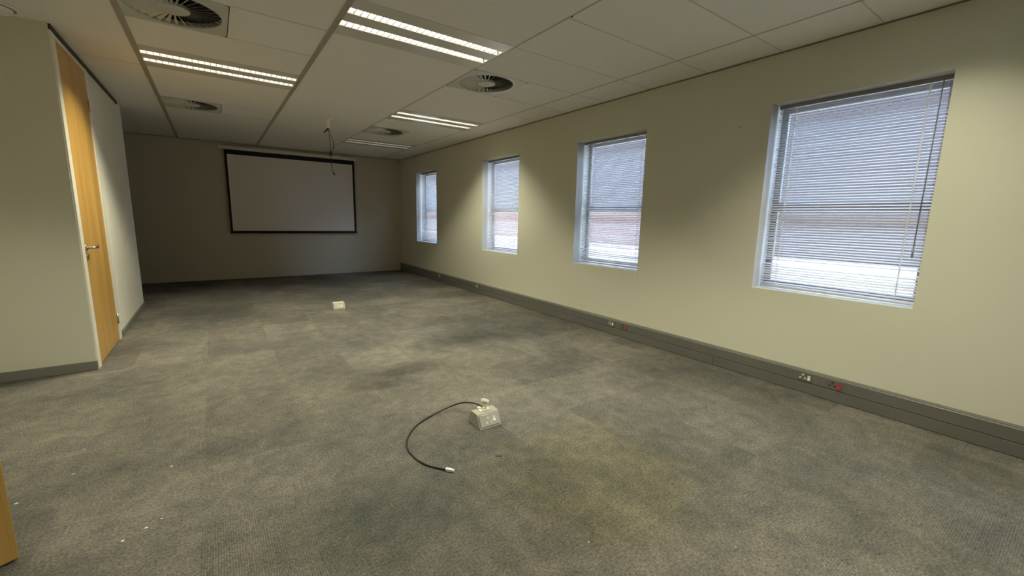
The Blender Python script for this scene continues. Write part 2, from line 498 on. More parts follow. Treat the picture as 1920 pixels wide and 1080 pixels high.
mb.box((XR - 0.2, YR - 0.2, CT), (XW + 0.3, YB + 0.2, CT + 0.1))
mb.box((XN - 1.3, 0.6, HC), (XR - 0.1, 2.2, HC + 0.02)).box((XN - 1.3, 0.6, CT), (XR - 0.2, 2.2, CT + 0.1))
struct(mb.build('ceiling', M['tile']), 'suspended ceiling of large off-white mineral tiles', 'ceiling')

mb = MB()
for i in (-2, -1):
    mb.box((cell_x(i) - 0.019, YR, HC - 0.004), (cell_x(i) + 0.019, YB, HC - 0.0003))
struct(mb.build('trim_1', M['tee_wide']), 'wide taupe ceiling runners', 'ceiling grid')
mb = MB()
for i in (-3, 0, 1):
    mb.box((cell_x(i) - 0.006, YR, HC - 0.002), (cell_x(i) + 0.006, YB, HC - 0.0003))
tr2 = mb.build('trim_2', M['tee'])
struct(tr2, 'narrow ceiling runners', 'ceiling grid')
MB().lathe([(0, -0.004), (0.007, -0.003), (0.007, 0.0)], (1.996, 2.208, HC - 0.002), 'z', 12).build('clip', M['dark_trim'], tr2)
mb = MB()
def tee(i0, i1, ks):
    for k in ks: mb.box((cell_x(i0), TY(k) - 0.0045, HC - 0.0016), (min(cell_x(i1), XW), TY(k) + 0.0045, HC - 0.0004))
tee(0, 2, range(-12, 2)); tee(1, 2, range(2, 4)); tee(-1, 0, (0, -1, -5)); tee(-2, -1, (-1, 0, 1, 5, 6)); tee(-3, -2, (0, 3))
struct(mb.build('trim_7', M['tee_pale']), 'narrow pale ceiling cross tees', 'ceiling grid')
struct(MB().box((XW - 0.010, YR, HC - 0.008), (XW - 0.0002, YB, HC - 0.0022)).build('trim_3', M['olive_trim']), 'thin olive wall angle above the windows', 'trim')
struct(MB().box((XR, YB - 0.010, HC - 0.009), (XW - 0.011, YB - 0.0002, HC - 0.0022)).build('trim_4', M['olive_trim']), 'thin olive wall angle above the projection screen', 'trim')
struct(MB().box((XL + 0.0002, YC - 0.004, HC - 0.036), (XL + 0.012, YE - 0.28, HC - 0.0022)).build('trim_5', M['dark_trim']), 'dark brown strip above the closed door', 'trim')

# skirtings
mb = MB()
TX = XW - 0.055
mb.prism([(XW - 0.0003, 0.004), (TX, 0.004), (TX, 0.078), (TX + 0.004, 0.080), (TX + 0.004, 0.084), (TX, 0.086), (TX, 0.162), (TX + 0.003, 0.166), (TX + 0.009, 0.166), (TX + 0.010, 0.170), (XW - 0.0003, 0.171)], 'y', YR + 0.01, YB - 0.0003)
bt = mb.build('baseboard_right', M['trunk'])
struct(bt, 'dark grey two-compartment cable trunking along the window wall', 'trunking')
MB().box((TX - 0.0012, 1.906, 0.006), (TX + 0.002, 1.910, 0.077)).box((TX - 0.0012, 7.0, 0.006), (TX + 0.002, 7.004, 0.077)).build('lid_joint', M['dark_trim'], bt)
struct(MB().box((XN, YC - 0.018, 0.0), (XL + 0.006, YC - 0.0042, 0.074), 0.003).build('baseboard_facing', M['skirt']), 'grey skirting below the wall facing the camera', 'skirting')
struct(MB().box((XL + 0.0003, DY1 + 0.03, 0.0), (XL + 0.014, YE + 0.0, 0.062), 0.003).build('baseboard_left', M['skirt']), 'grey skirting beyond the closed door', 'skirting')
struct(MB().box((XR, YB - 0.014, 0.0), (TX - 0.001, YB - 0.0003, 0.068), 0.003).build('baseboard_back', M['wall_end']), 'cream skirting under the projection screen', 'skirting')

# windows
for n, (y0, y1) in enumerate(WIN + WIN_ADDED, 1):
    nm = ('farthest', 'third from the camera', 'second from the camera', 'widest-looking nearest', 'unseen fifth', 'unseen sixth')[n-1]
    xg0, xg1 = XW + 0.200, XW + 0.232
    w = empty('window_%d' % n, (XW + 0.2, (y0 + y1) / 2, WZ0))
    struct(w, '%s grey framed window in the cream wall' % nm, 'window')
    st, sv = 0.055, 0.050
    fr = MB().box((xg0, y0, WZ0), (xg1, y0 + sv, WZ1), 0.004).box((xg0, y1 - sv, WZ0), (xg1, y1, WZ1), 0.004)
    fr.box((xg0, y0 + sv, WZ0), (xg1, y1 - sv, WZ0 + st), 0.004).box((xg0, y0 + sv, WZ1 - st), (xg1, y1 - sv, WZ1), 0.004)
    fr.box((xg0 - 0.006, y0 + sv, 1.375), (xg1, y1 - sv, 1.445), 0.004)
    fr.build('window_frame', M['alu'], w)
    MB().box((xg0 + 0.02, y0 + sv - 0.005, WZ0 + st - 0.005), (xg0 + 0.026, y1 - sv + 0.005, 1.38)).box((xg0 + 0.02, y0 + sv - 0.005, 1.44), (xg0 + 0.026, y1 - sv + 0.005, WZ1 - st + 0.005)).build('glass', M['glass'], w)
    t = 0.003
    rv = MB().box((XW + 0.0005, y0, WZ0), (xg0, y0 + t, WZ1)).box((XW + 0.0005, y1 - t, WZ0), (xg0, y1, WZ1))
    rv.box((XW + 0.0005, y0, WZ1 - t), (xg0, y1, WZ1)).box((XW + 0.0005, y0, WZ0), (xg0, y1, WZ0 + t))
    rv.build('reveal_lining', M['reveal'], w)

# closed door in the left wall
d = empty('door_1', (XL, (DY0 + DY1) / 2, 0)); struct(d, 'closed honey-coloured wooden door in the left wall', 'door')
fr = MB()
fr.box((XL - 0.13, DY0, 0), (XL + 0.010, DY0 + 0.092, DZ1), 0.002).box((XL - 0.13, DY1 - 0.085, 0), (XL + 0.010, DY1, DZ1), 0.002).box((XL - 0.13, DY0 + 0.092, DZ1 - 0.03), (XL + 0.008, DY1 - 0.085, DZ1), 0.002)
fr.build('door_frame', M['frame_white'], d)
LY0, LY1 = DY0 + 0.095, DY1 - 0.088
leaf = MB().box((XL - 0.042, LY0, 0.008), (XL + 0.002, LY1, DZ1 - 0.033), 0.0015).build('door_leaf', M['wood'], d)
hd = MB()
hd.lathe([(0, 0.010), (0.024, 0.010), (0.026, 0.007), (0.026, 0.0)], (XL + 0.002, LY0 + 0.055, 0.968), 'x', 24)
hd.tube([(XL + 0.008, LY0 + 0.055, 0.968), (XL + 0.045, LY0 + 0.055, 0.968), (XL + 0.054, LY0 + 0.062, 0.968), (XL + 0.056, LY0 + 0.080, 0.968), (XL + 0.056, LY0 + 0.150, 0.964), (XL + 0.054, LY0 + 0.172, 0.968), (XL + 0.053, LY0 + 0.190, 0.976)], [0.010, 0.010, 0.010, 0.010, 0.009, 0.009, 0.008], 12)
sub(hd, 'handle', M['steel'], leaf, d, True)
sub(MB().lathe([(0, 0.008), (0.006, 0.008), (0.024, 0.008), (0.026, 0.005), (0.026, 0.0)], (XL + 0.002, LY0 + 0.055, 0.895), 'x', 24), 'keyhole_plate', M['steel'], leaf, d, True)
for hz in (0.216, 2.20):
    MB().tube([(XL + 0.008, LY1 + 0.004, hz - 0.05), (XL + 0.008, LY1 + 0.004, hz + 0.05)], 0.007, 10).build('hinge', M['steel'], d, True)

# open door leaf beside the camera
ox, oy = -0.673, 2.122
dirv = Vector((-0.88, -0.475, 0)).normalized(); nrm = Vector((-dirv.y, dirv.x, 0))
mt = Matrix((dirv, nrm, Vector((0, 0, 1)))).transposed().to_4x4(); mt.translation = (ox, oy, 0)
d2 = empty('door_2', (ox, oy, 0)); struct(d2, 'open wooden door leaf cut off at lower left', 'door')
MB().box((0, -0.042, 0.010), (0.97, 0.0, 2.05), 0.0015, mat=mt).build('door_leaf', M['wood'], d2)
hb = MB()
for s_ in (-1, 1):
    yy = 0.0 if s_ > 0 else -0.042
    p = [(0.06, yy, 1.0), (0.06, yy + s_ * 0.045, 1.0), (0.075, yy + s_ * 0.052, 1.0), (0.18, yy + s_ * 0.052, 1.0)]
    hb.tube([mt @ Vector(q) for q in p], 0.009, 10)
hb.build('handle', M['steel'], d2, True)
fb = MB().box((XN - 0.125, 1.80, 0), (XN + 0.05, 1.84, 2.14)).box((XN - 0.125, 0.84, 0), (XN + 0.05, 0.88, 2.14)).box((XN - 0.125, 0.88, 2.10), (XN + 0.05, 1.80, 2.14))
struct(fb.build('trim_6', M['frame_white']), 'white frame of the near doorway', 'door frame')

# ------------------------------------------------------------------ recessed ceiling lights
def lamp_shader(ld):
    ld.use_nodes = True
    nt = ld.node_tree
    em = nt.nodes['Emission']
    geo = nt.nodes.new('ShaderNodeNewGeometry')
    dt = nt.nodes.new('ShaderNodeVectorMath'); dt.operation = 'DOT_PRODUCT'
    lk(nt, geo.outputs['Normal'], dt.inputs[0]); lk(nt, geo.outputs['Incoming'], dt.inputs[1])
    ab = nt.nodes.new('ShaderNodeMath'); ab.operation = 'ABSOLUTE'; lk(nt, dt.outputs['Value'], ab.inputs[0])
    mr = nt.nodes.new('ShaderNodeMapRange'); mr.interpolation_type = 'SMOOTHSTEP'
    mr.inputs['From Min'].default_value = math.cos(rad(LAMP_CUTOFF + 4))
    mr.inputs['From Max'].default_value = math.cos(rad(LAMP_CUTOFF - 7))
    mr.inputs['To Min'].default_value = 0.006
    mr.inputs['To Max'].default_value = 1.0
    lk(nt, ab.outputs[0], mr.inputs['Value'])
    lk(nt, mr.outputs['Result'], em.inputs['Strength'])

SLOTS = (0.180, 0.398)
def make_light():
    o = Vector((0, 0, 0))
    root = empty('ceiling_light', o)
    y0, y1, x0, x1 = 0.004, 0.596, 0.004, 1.196
    hw = 0.042
    pn = MB()
    cuts = [y0, SLOTS[0] - hw, SLOTS[0] + hw, SLOTS[1] - hw, SLOTS[1] + hw, y1]
    zl, zu = -0.0015, 0.004
    for a, b in ((0, 1), (2, 3), (4, 5)): pn.box((x0, cuts[a], zl), (x1, cuts[b], zu))
    for a, b in ((1, 2), (3, 4)):
        pn.box((x0, cuts[a], zl), (x0 + 0.014, cuts[b], zu)).box((x1 - 0.014, cuts[a], zl), (x1, cuts[b], zu))
    pn.box((x0, y0, 0.085), (x1, y1, 0.089)).box((x0, y0, zu), (x0 + 0.002, y1, 0.085)).box((x1 - 0.002, y0, zu), (x1, y1, 0.085)).box((x0, y0, zu), (x1, y0 + 0.002, 0.085)).box((x0, y1 - 0.002, zu), (x1, y1, 0.085))
    pn.build('panel', M['lamp_panel'], root)
    for c in SLOTS:
        rf = MB()
        prof = [(-hw, 0.004), (-hw + 0.004, 0.03), (-hw + 0.014, 0.055), (0, 0.068), (hw - 0.014, 0.055), (hw - 0.004, 0.03), (hw, 0.004)]
        for (a, za), (b, zb) in zip(prof, prof[1:]):
            rf.quad((x0 + 0.014, c + a, za), (x0 + 0.014, c + b, zb), (x1 - 0.014, c + b, zb), (x1 - 0.014, c + a, za))
        rp = rf.build('reflector', M['reflector'], root, True)
        lv = MB()
        n = 27
        for k in range(1, n):
            xx = x0 + 0.014 + (x1 - x0 - 0.028) * k / n
            lv.prism([(xx - 0.0022, 0.0005), (xx + 0.0022, 0.0005), (xx + 0.0009, 0.032), (xx - 0.0009, 0.032)], 'y', c - hw + 0.003, c + hw - 0.003)
        lv.build('louvre', M['louvre'], root)
        MB().tube([(x0 + 0.02, c, 0.046), (x1 - 0.02, c, 0.046)], 0.013, 12).build('tube', M['tube_on'], root, True)
        ld = bpy.data.lights.new('lamp_glow', 'AREA')
        ld.shape = 'RECTANGLE'; ld.size = 1.15; ld.size_y = 0.07
        ld.energy = LAMP_POWER; ld.color = LAMP_COLOR
        lamp_shader(ld)
        lo = bpy.data.objects.new('lamp_glow', ld); COL.objects.link(lo)
        lo.parent = root; lo.location = (0.6, c, -0.003)
    return root
LG = 'recessed twin-tube ceiling lights'
lname = {(-1, -1): 'large bright twin-strip ceiling light at top centre, nearest in view', (-2, 2): 'lit twin-strip ceiling light between the two round vents at left',
         (0, 3): 'lit twin-strip ceiling light beyond the round vent, above the second narrow window', (0, 7): 'unlit twin-strip ceiling light, faint glow added, farthest away, by the projection screen end'}
LAMP_TRIM = {(-2, 2): 1.5, (0, -5): 0.7, (-3, -2): 0.42}      # power factors tuned to the wall brightness near each light
proto = make_light()
for j, (bx, ry, on) in enumerate(LIGHTS):
    o = proto if j == 0 else copy_tree(proto)
    o.location = (cell_x(bx), TY(ry), HC)
    tag(o, lname.get((bx, ry), 'unseen twin-strip ceiling light overhead, out of the picture'), 'ceiling light', LG)
    k_ = LAMP_TRIM.get((bx, ry), 1.0)
    if k_ != 1.0:
        for ch in o.children:
            if ch.type == 'LIGHT':
                ch.data = ch.data.copy(); ch.data.energy = LAMP_POWER * k_
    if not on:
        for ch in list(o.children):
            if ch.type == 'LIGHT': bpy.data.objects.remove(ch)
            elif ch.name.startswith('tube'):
                ch.data = ch.data.copy(); ch.data.materials.clear(); ch.data.materials.append(M['tube_off_glow'])

# ------------------------------------------------------------------ round swirl vents
def make_vent():
    root = empty('ceiling_vent', (0, 0, 0))
    R_, c, n = 0.262, (0.3, 0.3), 32
    pl = MB()
    # square plate with a round hole
    seg = 64
    def sq(t):
        x, y = math.cos(t), math.sin(t); k = 0.294 / max(abs(x), abs(y)); return (c[0] + x * k, c[1] + y * k)
    ts = [2 * math.pi * (k + 0.5) / seg for k in range(seg)]
    import itertools
    inn = [pl.bm.verts.new((c[0] + R_ * math.cos(t), c[1] + R_ * math.sin(t), -0.002)) for t in ts]
    inu = [pl.bm.verts.new((c[0] + R_ * math.cos(t), c[1] + R_ * math.sin(t), 0.03)) for t in ts]
    out = [pl.bm.verts.new((*sq(t), -0.002)) for t in ts]
    outu = [pl.bm.verts.new((*sq(t), 0.006)) for t in ts]
    for k in range(seg):
        k2 = (k + 1) % seg
        pl.bm.faces.new((inn[k], inn[k2], out[k2], out[k])); pl.bm.faces.new((inu[k], inu[k2], inn[k2], inn[k])); pl.bm.faces.new((out[k], out[k2], outu[k2], outu[k]))
    pl.build('plate', M['vent'], root)
    MB().lathe([(0, 0.05), (R_ + 0.005, 0.05), (R_ + 0.005, 0.006)], (c[0], c[1], 0), 'z', 40).build('plenum', M['vent_dark'], root)
    bl = MB()
    for k in range(n):
        t = 2 * math.pi * k / n
        e, p = Vector((math.cos(t), math.sin(t), 0)), Vector((-math.sin(t), math.cos(t), 0))
        C3 = Vector((c[0], c[1], 0))
        def pt(r, w, z): return C3 + e * r + p * w + Vector((0, 0, z))
        for r0, r1, w0, w1 in ((0.085, R_, 0.0055, 0.0145),):
            v = [bl.bm.verts.new(q) for q in (pt(r0, -w0, -0.001), pt(r1, -w1, -0.001), pt(r1, w1 * 0.55, 0.013), pt(r0, w0 * 0.55, 0.006),
                                              pt(r0, -w0, 0.000), pt(r1, -w1, 0.000), pt(r1, w1 * 0.55, 0.014), pt(r0, w0 * 0.55, 0.007))]
            for q in ((0, 1, 2, 3), (7, 6, 5, 4), (0, 4, 5, 1), (1, 5, 6, 2), (2, 6, 7, 3), (3, 7, 4, 0)): bl.bm.faces.new([v[i] for i in q])
    bl.build('blade_ring', M['vent'], root)
    MB().lathe([(0, -0.006), (0.06, -0.006), (0.078, -0.004), (0.088, 0.001), (0.088, 0.02)], (c[0], c[1], 0), 'z', 40).build('hub', M['vent'], root, True)
    return root
vname = {(-2, 0): 'round swirl air vent at top left, cut by the picture edge', (0, 0): 'round swirl air vent beside the large bright ceiling light',
         (-2, 5): 'round swirl air vent far left, beyond the left ceiling light', (0, 5): 'small-looking round air vent between the two far right ceiling lights'}
vproto = make_vent()
for j, (bx, ry) in enumerate(VENTS):
    o = vproto if j == 0 else copy_tree(vproto)
    o.location = (cell_x(bx), TY(ry), HC)
    tag(o, vname[(bx, ry)], 'air vent', 'round ceiling air vents')

# smoke detector at the ceiling's left edge
t = thing('smoke_detector', (-1.055, 4.385, HC), 'round off-white smoke detector on the ceiling, top left corner', 'smoke detector')
MB().lathe([(0, 0), (0.10, 0), (0.10, -0.010), (0.094, -0.014)], (-1.055, 4.385, HC - 0.0005), 'z', 36).build('base', M['white_plastic'], t, True)
MB().lathe([(0.080, -0.014), (0.078, -0.030), (0.066, -0.040), (0.0, -0.044)], (-1.055, 4.385, HC - 0.0005), 'z', 36).build('cover', M['white_plastic'], t, True)

# ------------------------------------------------------------------ blinds
def make_blind(y0, y1, label, miss, messy, wand, tilt0=20.0, g=0.016):
    a, b = y0 + 0.008, y1 - g
    XB = XW + 0.115
    ztop = WZ1 - 0.004
    t = thing('venetian_blind', (XB, (a + b) / 2, ztop), label, 'blind', 'white venetian blinds')
    MB().box((XB - 0.014, a, ztop - 0.027), (XB + 0.014, b, ztop), 0.002).build('headrail', M['headrail'], t)
    sl = MB()
    p = 0.0194
    n = int((ztop - 0.045 - (WZ0 + 0.028)) / p)
    wdt = 0.0125
    for k in range(n + 1):
        z = ztop - 0.045 - k * p
        if any(abs(z - m_) < p * 0.5 for m_ in miss): continue
        tilt = rad(tilt0 + random.gauss(0, 1.2))
        dz = random.gauss(0, 0.0006)
        skew = random.gauss(0, 0.0012)
        if messy and z < messy:
            tilt = rad(tilt0 + random.gauss(4, 10)); dz = random.gauss(0, 0.003); skew = random.gauss(0, 0.003)
        rows = []
        for s_ in (-1, -0.33, 0.33, 1):
            u = s_ * wdt
            h = 0.0018 * (1 - s_ * s_)
            x = u * math.cos(tilt) - h * math.sin(tilt); zz = u * math.sin(tilt) + h * math.cos(tilt)
            rows.append((sl.bm.verts.new((XB + x, a + 0.002, z + zz + dz - skew)), sl.bm.verts.new((XB + x, b - 0.002, z + zz + dz + skew)),
                         sl.bm.verts.new((XB + x, b - 0.002, z + zz + dz + skew - 0.0004)), sl.bm.verts.new((XB + x, a + 0.002, z + zz + dz - skew - 0.0004))))
        for r0, r1 in zip(rows, rows[1:]):
            sl.bm.faces.new((r0[0], r1[0], r1[1], r0[1])); sl.bm.faces.new((r0[3], r0[2], r1[2], r1[3]))
            sl.bm.faces.new((r0[1], r1[1], r1[2], r0[2])); sl.bm.faces.new((r0[0], r0[3], r1[3], r1[0]))
        sl.bm.faces.new((rows[0][0], rows[0][1], rows[0][2], rows[0][3])); sl.bm.faces.new((rows[-1][0], rows[-1][3], rows[-1][2], rows[-1][1]))
    sl.build('slats', M['slat'], t)
    zb = ztop - 0.045 - (n + 0.55) * p
    MB().box((XB - 0.012, a + 0.002, zb - 0.006), (XB + 0.012, b - 0.002, zb + 0.006), 0.003).build('bottom_rail', M['slat'], t)
    for yy in (a + 0.115, b - 0.115):
        c = MB()
        for dx in (-0.0135, 0.0135): c.tube([(XB + dx, yy, ztop - 0.02), (XB + dx, yy, zb)], 0.0017, 6)
        c.tube([(XB, yy, ztop - 0.02), (XB, yy, zb)], 0.0010, 6)
        for k in range(0, n + 1):
            z = ztop - 0.045 - k * p
            c.tube([(XB - 0.0135, yy, z - 0.003), (XB + 0.0135, yy, z - 0.003)], 0.0007, 4)
        c.build('ladder_cord', M['cord'], t)
    if wand:
        w = MB().tube([(XB - 0.018, a + 0.055, ztop - 0.02), (XB - 0.022, a + 0.055, ztop - 0.06), (XB - 0.022, a + 0.060, 1.13)], 0.0035, 8)
        w.tube([(XB - 0.022, a + 0.060, 1.135), (XB - 0.022, a + 0.061, 1.07)], 0.006, 8)
        w.build('tilt_wand', M['wand'], t, True)
    return t
# outer slat edges sit a little higher than the inner ones
make_blind(*WIN[0], 'white venetian blind on the farthest window, near the screen wall', (0.98,), None, False, 30.0, 0.034)
make_blind(*WIN[1], 'white venetian blind on the second window from the screen wall', (), None, False)
b3 = make_blind(*WIN[2], 'white venetian blind with disordered lower slats on the second window from the camera', (0.945,), 0.94, False)
b4 = make_blind(*WIN[3], 'white venetian blind on the nearest large window with a wand and one missing slat', (0.97,), None, True)
lp = MB().tube([(XW + 0.095, 2.905, 0.99), (XW + 0.09, 2.9, 0.755), (XW + 0.02, 2.897, 0.749), (XW - 0.006, 2.897, 0.742), (XW - 0.008, 2.911, 0.62), (XW - 0.008, 2.892, 0.565), (XW - 0.008, 2.874, 0.557), (XW - 0.008, 2.850, 0.60), (XW - 0.008, 2.872, 0.68), (XW - 0.006, 2.884, 0.742)], 0.0013, 6)
lp.build('pull_cord', M['cord'], b3, True)

# ------------------------------------------------------------------ projection screen
YS = YB - 0.055
t = thing('projection_screen', (1.42, YS, 2.43), 'pulled-down white projection screen with black border on the end wall', 'projection screen')
MB().box((0.19, YS - 0.035, 2.436), (2.60, YB - 0.004, 2.505), 0.012).build('case', M['case'], t)
MB().box((0.170, YS - 0.038, 2.432), (0.192, YB - 0.0025, 2.509), 0.006).build('end_cap', M['white_plastic'], t)
MB().box((2.598, YS - 0.038, 2.432), (2.620, YB - 0.0025, 2.509), 0.006).build('end_cap', M['white_plastic'], t)
sx0, sx1, sz0, sz1 = 0.255, 2.588, 0.905, 2.436
ix0, ix1, iz0, iz1 = 0.294, 2.545, 0.933, 2.352
fab = MB()
fab.box((sx0, YS, sz0), (ix0, YS + 0.002, sz1)).box((ix1, YS, sz0), (sx1, YS + 0.002, sz1)).box((ix0, YS, iz1), (ix1, YS + 0.002, sz1)).box((ix0, YS, sz0), (ix1, YS + 0.002, iz0))
fab.build('border', M['black_fabric'], t)
MB().box((ix0, YS, iz0), (ix1, YS + 0.002, iz1)).build('viewing_surface', M['screen'], t)
MB().tube([(sx0 - 0.006, YS + 0.001, 0.897), (sx1 + 0.006, YS + 0.001, 0.897)], 0.013, 14).build('bottom_bar', M['black_fabric'], t, True)

# ------------------------------------------------------------------ projector pole and cables
PX, PY = 1.370, 6.344
t = thing('projector_pole', (PX, PY, HC), 'short white projector mounting pole under the ceiling', 'ceiling mount')
MB().lathe([(0, 0), (0.075, 0), (0.075, -0.005), (0.045, -0.012), (0.026, -0.03)], (PX, PY, HC - 0.0005), 'z', 28).build('ceiling_plate', M['white_plastic'], t, True)
MB().lathe([(0.022, -0.012), (0.022, -0.135), (0.018, -0.135), (0.018, -0.06)], (PX, PY, HC), 'z', 24).build('tube', M['white_plastic'], t, True)
t = thing('hanging_cable', (PX, PY, HC - 0.1), 'black looped cables with a connector dangling from the projector pole', 'cable')
MB().tube([(PX + 0.004, PY, 2.52), (PX + 0.006, PY, 2.44), (PX + 0.012, PY - 0.004, 2.415), (PX + 0.036, PY - 0.006, 2.34), (PX + 0.062, PY - 0.004, 2.25), (PX + 0.062, PY, 2.18), (PX + 0.040, PY, 2.135), (PX + 0.022, PY, 2.118)], 0.0035, 8).build('cord', M['black_rubber'], t, True)
MB().box((PX + 0.010, PY - 0.012, 2.070), (PX + 0.034, PY + 0.012, 2.135), 0.005).build('connector', M['black_rubber'], t)
MB().tube([(PX, PY, 2.43), (PX - 0.018, PY, 2.405), (PX - 0.040, PY, 2.385), (PX - 0.052, PY, 2.372)], [0.012, 0.010, 0.008, 0.010], 8).build('bundle_end', M['black_rubber'], t, True)
MB().tube([(PX - 0.004, PY - 0.006, 2.52), (PX, PY - 0.006, 2.44), (PX + 0.004, PY - 0.022, 2.40), (PX + 0.010, PY - 0.024, 2.30), (PX + 0.018, PY - 0.022, 2.15), (PX + 0.016, PY - 0.020, 2.03), (PX + 0.018, PY - 0.020, 1.94), (PX + 0.030, PY - 0.02, 1.87), (PX + 0.040, PY - 0.02, 1.852)], 0.0035, 8).build('cord', M['black_rubber'], t, True)
MB().tube([(PX + 0.036, PY - 0.02, 1.856), (PX + 0.052, PY - 0.02, 1.825), (PX + 0.056, PY - 0.02, 1.815)], [0.007, 0.010, 0.006], 10).build('plug', M['black_rubber'], t, True)

# ------------------------------------------------------------------ sockets in the trunking
def make_socket(name, ring_mat, rocker_mat):
    t = empty(name, (0, 0, 0))
    MB().box((-0.003, -0.055, -0.034), (0.0008, 0.055, 0.034), 0.001).build('plate', M['trunk_plate'], t)
    # seen from the room +y runs to the left
    for yy, zz, r in ((0.014, 0.017, 0.0078), (0.030, -0.008, 0.0072), (-0.001, -0.008, 0.0072)):
        MB().lathe([(r, -0.0028), (r, -0.0052), (r * 0.50, -0.0052), (r * 0.50, -0.0028)], (0, yy, zz), 'x', 18).build('pin_ring', ring_mat, t)
    MB().prism([(-0.0025, -0.017), (-0.0095, -0.017), (-0.0055, 0.0), (-0.0075, 0.017), (-0.0025, 0.017)], 'y', -0.036, -0.018).build('rocker', rocker_mat, t)
    return t
def put(o, y, label, group):
    o.location = (TX, y, 0.124); tag(o, label, 'socket', group)
s0 = make_socket('power_socket', M['white_plastic'], M['white_plastic'])
s1 = make_socket('power_socket', M['dark_red'], M['red'])
WG, RG = 'white power sockets in the trunking', 'red power sockets in the trunking'
put(s0, 1.185, 'white three-pin power socket in the trunking below the nearest large window', WG)
put(copy_tree(s0), 3.115, 'white power socket in the trunking below the second window from the camera', WG)
put(copy_tree(s0), 6.113, 'white power socket in the trunking below the second window from the screen wall', WG)
put(copy_tree(s0), 7.578, 'faint white power socket in the dark trunking nearest the screen wall', WG)
put(s1, 0.995, 'red power socket in the trunking right of the nearest white socket', RG)
put(copy_tree(s1), 2.925, 'dark red power socket in the trunking below the second window from the camera', RG)

# ------------------------------------------------------------------ floor socket boxes
def make_box():
    t = empty('floor_socket_box', (0, 0, 0))
    prof = [(-0.080, 0.0), (-0.080, 0.006), (-0.038, 0.082), (-0.034, 0.085), (0.038, 0.085), (0.042, 0.082), (0.080, 0.006), (0.080, 0.0)]
    MB().prism(prof, 'x', -0.076, 0.076, 0.0015).build('body', M['box_grey'], t)
    s = math.hypot(0.042, 0.076); e = Vector((0, 0.042, 0.076)) / s; n = Vector((0, -0.076, 0.042)) / s; o = Vector((0, -0.080, 0.006))
    mt = Matrix((Vector((1, 0, 0)), e, n)).transposed().to_4x4(); mt.translation = o
    pn = MB().box((-0.066, 0.010, 0.0), (0.066, 0.080, 0.0035), 0.001, mat=mt).build('socket_panel', M['box_panel'], t)
    def ring(x, y):
        m = MB(); m.lathe([(0.0074, 0.003), (0.0074, 0.0056), (0.0040, 0.0056), (0.0040, 0.003)], (0, 0, 0), 'z', 18)
        for v in m.bm.verts: v.co = mt @ (v.co + Vector((x, y, 0)))
        o_ = m.build('pin_ring', M['white_plastic'], None); o_.parent = pn; return o_
    ring(-0.010, 0.056); ring(-0.022, 0.031); ring(0.008, 0.031)
    m = MB().prism([(0.031, 0.003), (0.031, 0.008), (0.046, 0.0055), (0.060, 0.0075), (0.060, 0.003)], 'x', 0.022, 0.040)
    for v in m.bm.verts: v.co = mt @ v.co
    m.build('rocker', M['white_plastic'], None).parent = pn
    m = MB().box((-0.045, 0.0755, 0.0030), (-0.006, 0.0780, 0.0052), mat=mt); m.build('name_strip', M['cream_plastic'], None).parent = pn
    sl = MB().box((-0.062, 0.0065, 0.0002), (0.062, 0.0095, 0.0012), mat=mt).box((-0.070, 0.010, 0.0002), (-0.0665, 0.080, 0.0012), mat=mt)
    sl.build('panel_groove', M['trunk'], t)
    return t
BG = 'grey floor socket boxes'
fb = make_box(); fbc = copy_tree(fb)
fb.location = (1.296, 2.095, 0); fb.rotation_euler = (0, 0, rad(-1.5))
tag(fb, 'near grey floor socket box with raised white cable outlet and black cable', 'socket box', BG)
fbc.location = (1.316, 5.985, 0); fbc.rotation_euler = (0, 0, rad(-1.5))
tag(fbc, 'far grey floor socket box with white closed top, near the screen', 'socket box', BG)
# near box: open cable outlet on top
op = MB().box((-0.036, -0.006, 0.085), (0.034, 0.006, 0.0885), 0.001).box((-0.036, 0.016, 0.085), (0.034, 0.036, 0.0885), 0.001).box((-0.036, 0.006, 0.085), (-0.020, 0.016, 0.0885)).box((0.020, 0.006, 0.085), (0.034, 0.016, 0.0885))
op.build('outlet_frame', M['cream_plastic'], None).parent = fb
MB().box((-0.020, 0.006, 0.0852), (0.020, 0.016, 0.0858)).build('outlet_slot', M['black_rubber'], None).parent = fb
m = MB().box((-0.036, 0.020, 0.0885), (0.000, 0.040, 0.098), 0.003)
m.build('cable_clamp', M['white_plastic'], None).parent = fb
m = MB()
m.tube([(0.020, 0.022, 0.085), (0.020, 0.020, 0.118)], 0.008, 8)
m.tube([(0.020, 0.020, 0.112), (0.013, 0.012, 0.132)], [0.011, 0.017], 8)
mt2 = Matrix.Translation((0.008, 0.010, 0.140)) @ Matrix.Rotation(rad(28), 4, 'Y') @ Matrix.Rotation(rad(-25), 4, 'X')
m.box((-0.024, -0.016, -0.011), (0.022, 0.016, 0.010), 0.005, mat=mt2)
m.build('outlet_flap', M['white_plastic'], None).parent = fb
MB().box((-0.070, -0.032, 0.085), (0.070, 0.036, 0.090), 0.002).build('lid', M['white_plastic'], None).parent = fbc

